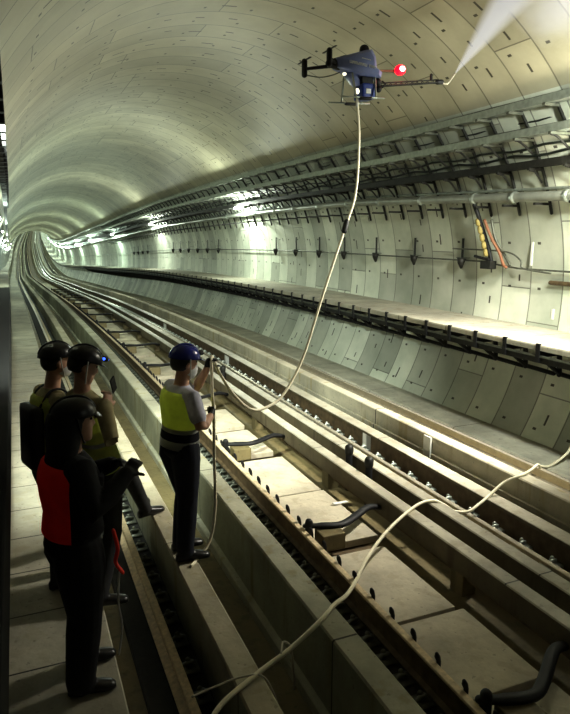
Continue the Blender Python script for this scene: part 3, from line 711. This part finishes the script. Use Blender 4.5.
bm = bmesh.new(); tube(bm, smoothpath([(.20,-.10,.96),(.215,-.11,.86),(.20,-.10,.78),(.23,-.11,.72)],4), .022, 8, flat=.5); obj('red_belt_strap', bm, 'redvest', rb, True)
bm = bmesh.new(); tube(bm, smoothpath([(.215,-.12,.72),(.20,-.13,.55),(.215,-.12,.38),(.19,-.11,.2)],4), .006, 6); obj('lanyard', bm, 'white', rb, True)
# left rear worker with white strap
Cp = dict(ground=W(0.145,4.720,-2.600), F=Vector((.93,.35,0)), HF=Vector((.95,.25,0)), pelvis=W(0.125,4.730,-1.660), neck=W(0.160,4.710,-1.080), head=W(0.210,4.715,-0.890),
 shR=W(0.205,4.530,-1.140), elR=W(0.195,4.460,-1.460), wrR=W(0.275,4.500,-1.680), hdR=W(0.305,4.520,-1.760), palmR=Vector((0,.8,0)),
 shL=W(0.105,4.900,-1.140), elL=W(0.125,4.970,-1.460), wrL=W(0.245,4.970,-1.660), hdL=W(0.285,4.960,-1.730), palmL=Vector((0,-.8,0)),
 knR=W(0.145,4.640,-2.120), anR=W(0.115,4.620,-2.515), toeR=Vector((1,.1,0)), knL=W(0.165,4.840,-2.120), anL=W(0.135,4.850,-2.515), toeL=Vector((1,.3,0)))
figure('person', 'worker in black helmet with white chin strap and pale mask at the left rear', Cp, ['skin','khaki','greycl','boot','black'],
 dict(helmet='hblack', girth=1.0, leg=1.1, mask=True, curl=.5, vest=dict(low=.0, mats=['hivizd','refl'], bands=[(.45,.52,1)])))
bm = bmesh.new(); box(bm, -.05,.05,-.14,.14,-.26,.20,.04); bp = obj('backpack', bm, 'black', None, True); bp.location = W(0.010,4.670,-1.380); bp.rotation_euler = (0,.05,.3)
tag(bp, 'black backpack on the back of the left rear worker', 'backpack')
for s in (-.1,.1):
    bm = bmesh.new(); tube(bm, smoothpath([(.03,s,.2),(.10,s,.30),(.20,s,.30),(.27,s,.18),(.27,s,.0)],4), .014, 8, flat=.6); obj('shoulder_strap', bm, 'black', bp, True)
# stooping worker with headlamp and phone, one foot on the kerb
D = dict(ground=W(.37,4.30,-2.6), F=Vector((.86,.5,0)), HF=Vector((.96,.12,0)), pelvis=W(.47,4.68,-1.70), neck=W(0.340,4.450,-1.060), head=W(0.370,4.440,-0.880),
 shR=W(0.470,4.290,-1.150), elR=W(.50,4.15,-1.37), wrR=W(.485,4.27,-1.15), hdR=W(.505,4.30,-1.08), palmR=Vector((-.4,.8,0)),
 shL=W(0.320,4.610,-1.130), elL=W(.40,4.74,-1.40), wrL=W(.52,4.64,-1.28), hdL=W(.56,4.58,-1.24), palmL=Vector((0,-.6,.5)),
 knR=W(.50,4.42,-2.13), anR=W(.37,4.26,-2.515), toeR=Vector((1,-.1,0)), knL=W(.72,5.05,-1.93), anL=W(.90,5.38,-2.415), toeL=Vector((.9,.35,0)))
figure('person', 'worker with headlamp on dark helmet looking down at a phone, one foot on the kerb', D, ['skin','khaki','greycl','boot','skin'],
 dict(helmet='hblack', lamp='ledblue', girth=1.0, leg=1.0, curl=.9, nod=.35, vest=dict(low=.05, mats=['hivizd','khaki','refl'], bands=[(.4,.47,2)])))
bm = bmesh.new(); box(bm, -.030,.030,-.005,.005,-.058,.058,.004); ph = obj('phone', bm, 'black'); ph.location = W(.545,4.31,-1.005); ph.rotation_euler = (-.1,.5,-2.2)
tag(ph, 'black phone held up by the worker with the headlamp', 'phone')
bm = bmesh.new(); box(bm, -.026,.026,-.0062,-.0052,-.052,.052); obj('screen', bm, 'screen', ph)
# ------------------------------------------------------------------ hoses
def hose(pts, r, mat, label, cat='hose', name='water_hose', k=8):
    b = bmesh.new(); tube(b, smoothpath(pts, k), r, 10); return tag(obj(name, b, mat, None, True), label, cat)
DZ = Vector((3.06,5.5,1.48+ZO))
hose([W(3.05,5.5,1.23),W(3.08,5.5,.9),W(3.04,5.47,.4),W(2.90,5.42,.05),W(2.62,5.3,-.55),W(2.35,5.15,-1.1),W(2.1,5.0,-1.38),W(1.9,4.9,-1.46),W(1.72,4.82,-1.44),W(1.55,4.76,-1.28),W(1.42,4.71,-1.08),W(1.365,4.70,-.955),W(1.345,4.68,-.945),W(1.33,4.62,-1.02),W(1.31,4.55,-1.2),W(1.31,4.52,-1.35),W(1.30,4.5,-1.7),W(1.30,4.5,-2.1),W(1.25,4.5,-2.38),W(1.13,4.44,-2.485),W(1.06,4.36,-2.488)],
     .0125, 'hose', 'cream hose hanging from the drone and looping through the hands of the blue-helmeted worker')
bm = bmesh.new(); tube(bm, [W(2.925,5.43,.12),W(2.893,5.415,.03)], .026, 10); o = obj('hose_coupling', bm, 'black', None, True); tag(o, 'black coupling halfway up the hanging cream hose', 'coupling')
hose([W(.56,2.5,-2.62),W(.68,2.7,-2.55),W(.82,2.87,-2.5),W(1.08,3.0,-2.47),W(1.34,3.08,-2.42),W(1.56,3.14,-2.335),W(1.72,3.26,-2.335),W(1.95,3.52,-2.47),W(2.19,3.82,-2.585),W(2.5,4.15,-2.6),W(2.85,4.42,-2.57),W(3.2,4.62,-2.535),W(3.42,4.72,-2.53),W(3.56,4.72,-2.535),W(3.64,4.66,-2.57),W(3.70,4.58,-2.61),W(3.82,4.53,-2.61),W(3.96,4.55,-2.57),W(4.12,4.6,-2.53),W(4.3,4.6,-2.42),W(4.45,4.52,-2.333),W(4.7,4.65,-2.36),W(5.1,4.97,-2.48),W(5.35,5.15,-2.6),W(5.55,5.2,-2.63),W(5.8,5.2,-2.5),W(5.95,5.3,-2.40)],
     .015, 'hose', 'long cream hose snaking across the tracks from bottom left to the right edge')
hose([W(.70,2.95,-2.45),W(.85,2.99,-2.46),W(1.0,3.0,-2.455),W(1.12,2.99,-2.48),W(1.18,2.95,-2.6),W(1.2,2.9,-2.75)], .006, 'string', 'thin pale cord tied to the hose in the lower left foreground', 'cord', 'cord')
hose([W(1.26,3.05,-2.41),W(1.30,3.12,-2.40),W(1.35,3.12,-2.44),W(1.37,3.12,-2.6),W(1.38,3.13,-2.75)], .007, 'string', 'thin cord loop hanging from the hose beside the guide wall', 'cord', 'cord')
# ------------------------------------------------------------------ drone
dr = empty('drone', DZ, 'dark blue spraying drone with red beacon hovering below the ceiling', 'drone')
dr.scale = (1,1,.88)
def dobj(n, b, m, p=None, sm=False): return obj(n, b, m, p or dr, sm)
b = bmesh.new()   # wedge-shaped fuselage: nose high on the right, tapering to the left
prof = [(-.26,.10),(.02,.20),(.09,.215),(.13,.15),(.145,.04),(.20,.0),(.19,-.055),(.05,-.055),(-.02,-.05),(-.10,-.03),(-.24,.015)]
for yy, sc in ((-.10,.86),(-.085,1),(.085,1),(.10,.86)):
    pass
rows = []
for yy, sc in ((-.115,.80),(-.09,1.0),(.09,1.0),(.115,.80)):
    rows.append([b.verts.new((-.03+(x+.03)*sc, yy*(.65+.35*(x+.26)/.46), .06+(z-.06)*sc)) for x, z in prof])
for r0_, r1_ in zip(rows, rows[1:]):
    for i in range(len(prof)): b.faces.new((r0_[i], r0_[(i+1)%len(prof)], r1_[(i+1)%len(prof)], r1_[i]))
b.faces.new(rows[0]); b.faces.new(rows[-1][::-1]); bmesh.ops.recalc_face_normals(b, faces=b.faces)
fu = dobj('fuselage', b, 'slate')
b = bmesh.new(); tube(b, [(-.30,0,.055),(-.22,0,.06),(-.12,0,.09),(.02,0,.15)], [.04,.062,.07,.03], 12); dobj('tail_shroud', b, 'black', None, True)
b = bmesh.new(); tube(b, [(.055,0,.2),(.055,0,.235)], .045, 14); dobj('gps_dome', b, 'black', None, True)
# lettering strokes on the near flank: a long word row and a small one above it
b = bmesh.new()
x = -.155
for i, w in enumerate([.022,.020,.018,.022,.020,.018,.022,.0,.020,.018,.022]):
    if w:
        z = .062-.20*(x+.155)*.55
        box(b, x, x+.005, -.1165+.02*(-.0), -.112, z-.014, z+.014); box(b, x+w-.005, x+w, -.1165, -.112, z-.014, z+.014)
        zz = z+(.009 if i%3 else -.011); box(b, x, x+w, -.1165, -.112, zz-.003, zz+.003)
        if i%2: box(b, x, x+w, -.1165, -.112, z-.003, z+.002)
    x += (w or .012)+.006
for i in range(6): box(b, -.03+i*.016, -.019+i*.016, -.1165, -.112, .105-i*.002, .114-i*.002)
dobj('flank_lettering', b, 'white', fu)
b = bmesh.new(); loft(b, [(Vector((-.09,0,-.03)),X3,Y3,.06,.08),(Vector((-.05,0,-.09)),X3,Y3,.05,.07),(Vector((-.02,0,-.14)),X3,Y3,.03,.05)], 8); dobj('belly_fairing', b, 'slate', None, True)
b = bmesh.new(); box(b, .0,.14,-.09,.09,-.27,-.12,.015); tk = dobj('tank', b, 'blue')
b = bmesh.new(); box(b, .035,.085,-.0935,-.089,-.225,-.175,.002); obj('tank_label', b, 'white', tk)
b = bmesh.new(); box(b, .0,.12,-.07,.07,-.13,-.05,.01); dobj('battery', b, 'black')
b = bmesh.new(); ball(b, (.175,-.05,-.09), X3,Y3,Z3, .035,.035,.04,12,8); ball(b, (.19,-.05,-.16), X3,Y3,Z3, .03,.03,.035,12,8); tube(b, [(.16,-.03,-.05),(.2,-.05,-.12),(.15,-.03,-.18)], .012, 8); dobj('camera_gimbal', b, 'black', None, True)
b = bmesh.new(); tube(b, [(.22,-.06,-.08),(.26,-.06,-.10),(.23,-.05,-.14)], .008, 6); dobj('cable_loop', b, 'black', None, True)
# left arms with motors
for q, (px, py, pz) in enumerate(((-.53,.05,-.01),(-.355,-.10,.075))):
    b = bmesh.new(); tube(b, [(-.2,0,.05),(px,py,pz)], [.02,.016], 8); am = dobj('arm', b, 'black', None, True)
    b = bmesh.new(); tube(b, [(px,py,pz-.06),(px,py,pz+.075)], .026, 12); obj('motor', b, 'black', am, True)
    b = bmesh.new(); box(b, px-.010,px+.010, py-.13,py+.13, pz+.078,pz+.083); obj('propeller', b, 'black', am)
# right arm with beacon, far side
b = bmesh.new(); tube(b, [(.14,.05,.045),(.46,.10,.085)], .014, 8); am = dobj('arm', b, 'brown', None, True)
b = bmesh.new(); ball(b, (.49,.06,.09), X3,Y3,Z3, .055,.055,.055,16,10); be = obj('beacon', b, 'red', am, True)
b = bmesh.new(); ball(b, (.486,.02,.092), X3,Y3,Z3, .03,.03,.03,14,8); obj('beacon_core', b, 'redcore', am, True)
# spray lance boom
b = bmesh.new()
for yy, zz in ((-.02,0),(.02,0),(0,.03)): tube(b, [(.17,yy,-.125+zz),(.90,yy+.01,-.01+zz)], .0075, 8)
for i in range(11): tube(b, [(.2+.06*i,-.02,-.12+.0094*i),(.23+.06*i,0,-.087+.0094*i),(.26+.06*i,.02,-.113+.0094*i)], .005, 6)
bo = dobj('spray_boom', b, 'iron', None, True)
b = bmesh.new(); tube(b, [(.89,0,-.01),(.93,0,-.005)], .028, 10); tube(b, [(.81,0,.01),(.81,0,.06)], .014, 8); obj('boom_end', b, 'black', bo, True)
b = bmesh.new(); tube(b, smoothpath([(.92,0,-.005),(.97,.0,-.02),(1.01,0,-.01),(1.04,0,.03),(1.09,0,.10)],4), .010, 8); obj('nozzle', b, 'railhi', bo, True)
# skids
for yy in (-.14,.14):
    b = bmesh.new(); tube(b, [(-.23,yy,-.29),(.20,yy,-.27)], .009, 8); sk = dobj('landing_skid', b, 'galv', None, True)
    b = bmesh.new(); tube(b, [(-.05,yy,-.29),(.05,yy,-.285)], .017, 8); obj('skid_sleeve', b, 'black', sk, True)
    b = bmesh.new(); tube(b, [(-.11,yy*.6,-.04),(-.10,yy,-.28)], .009, 8); obj('strut', b, 'galv', sk, True)
    b = bmesh.new(); tube(b, [(.13,yy*.6,-.06),(.11,yy,-.28)], .009, 8); obj('strut', b, 'galv', sk, True)
b = bmesh.new(); ball(b, (-.19,-.08,-.055), X3,Y3,Z3, .02,.02,.016,10,8); dobj('position_light', b, 'ledwhite', None, True)
b = bmesh.new(); ball(b, (-.075,-.12,-.22), X3,Y3,Z3, .022,.012,.03,10,8); dobj('status_light', b, 'ledwhite', None, True)
b = bmesh.new(); tube(b, smoothpath([(.5-1.03,.06,-.06),(-.40,0,-.09),(-.28,-.02,-.06),(-.2,0,-.02)],4), .006, 6); dobj('antenna_wire', b, 'galvd', None, True)
b = bmesh.new(); tube(b, [(-.01,0,-.25),(-.01,0,-.27),(-.01,.0,-.34)], .013, 8); dobj('hose_swivel', b, 'white', None, True)
plight(DZ+Vector((.49,-.05,.09)), 1.6, (1,.1,.12), .05, 'beacon_light')
# ------------------------------------------------------------------ spray and mist (volumes)
def volmat(name, kind, dens, em):
    m = bpy.data.materials.new(name); m.use_nodes = True; nt = m.node_tree; nt.nodes.clear(); B = NB(nt)
    out = B.n('ShaderNodeOutputMaterial'); pv = B.n('ShaderNodeVolumePrincipled')
    pv.inputs['Color'].default_value = (.95,.96,1,1); pv.inputs['Anisotropy'].default_value = .2
    pv.inputs['Emission Color'].default_value = (.93,.92,.95,1)  # droplets glow by themselves in place of lamplight
    tc = B.n('ShaderNodeTexCoord'); sp = B.n('ShaderNodeSeparateXYZ'); B.l(tc.outputs['Object'], sp.inputs[0])
    r = B.m('SQRT', B.m('ADD', B.m('MULTIPLY', sp.outputs[0], sp.outputs[0]), B.m('MULTIPLY', sp.outputs[1], sp.outputs[1])))
    z = sp.outputs[2]
    if kind == 'cone':
        q = B.m('DIVIDE', r, B.m('MULTIPLY_ADD', z, .23, .008))
        d = B.m('MAXIMUM', B.m('SUBTRACT', 1, B.m('MULTIPLY', q, q)), 0)
        d = B.m('MULTIPLY', d, B.m('DIVIDE', 1, B.m('MULTIPLY_ADD', z, 3.0, .25)))
    else:
        l = B.n('ShaderNodeVectorMath', operation='LENGTH'); B.l(tc.outputs['Object'], l.inputs[0])
        nz = B.n('ShaderNodeTexNoise'); nz.inputs['Scale'].default_value = 2.0; nz.inputs['Detail'].default_value = 3; B.l(tc.outputs['Object'], nz.inputs['Vector'])
        d = B.m('MAXIMUM', B.m('SUBTRACT', 1, B.m('ADD', l.outputs['Value'], B.m('MULTIPLY_ADD', nz.outputs[0], .8, -.4))), 0)
        d = B.m('POWER', d, 1.3)
    B.l(B.m('MULTIPLY', d, dens), pv.inputs['Density']); B.l(B.m('MULTIPLY', d, em), pv.inputs['Emission Strength'])
    B.l(pv.outputs[0], out.inputs['Volume'])
    return m
M['cone'] = volmat('spray_volume', 'cone', 12.0, 5.0)
M['mist'] = volmat('mist_volume', 'ball', 1.8, 1.3)
tip = DZ+Vector((1.09,0,.088))
endp = W(4.84,5.25,2.58)
dv = endp-tip; Lc = dv.length+.3
b = bmesh.new(); loft(b, [(Z3*0,X3,Y3,.009,.009),(Z3*Lc,X3,Y3,.23*Lc+.01,.23*Lc+.01)], 24)
o = obj('spray_jet', b, 'cone'); o.location = tip; o.rotation_mode = 'QUATERNION'; o.rotation_quaternion = dv.to_track_quat('Z','Y'); tag(o, 'white cone of water spray leaving the drone nozzle', 'spray', kind='stuff')
b = bmesh.new(); ball(b, (0,0,0), X3,Y3,Z3, 1,1,1,24,16)
o = obj('mist_cloud', b, 'mist'); o.location = W(5.0,4.85,2.15); o.scale = (.62,.6,.42); tag(o, 'soft white mist spreading against the ceiling at the top right', 'mist', kind='stuff')
# ------------------------------------------------------------------ world, fill, camera
w = bpy.data.worlds.new('world'); bpy.context.scene.world = w; w.use_nodes = True
w.node_tree.nodes['Background'].inputs[0].default_value = (.6,.7,.6,1); w.node_tree.nodes['Background'].inputs[1].default_value = .02
cam = bpy.data.cameras.new('camera'); co = bpy.data.objects.new('camera', cam); C.objects.link(co)
cam.sensor_width = 36; cam.sensor_fit = 'AUTO'; cam.lens = 630/714*36; cam.clip_start = .05; cam.clip_end = 600
co.location = (0,0,ZO)
yaw, pit = math.radians(22.85), math.radians(11.0)
co.rotation_euler = (PI/2-pit, 0, -yaw)
s = bpy.context.scene; s.camera = co
s.view_settings.view_transform = 'Standard'; s.view_settings.look = 'None'; s.view_settings.exposure = 0; s.view_settings.gamma = .84
s.cycles.use_denoising = True; s.cycles.max_bounces = 6; s.cycles.sample_clamp_indirect = 6; s.cycles.volume_step_rate = 2
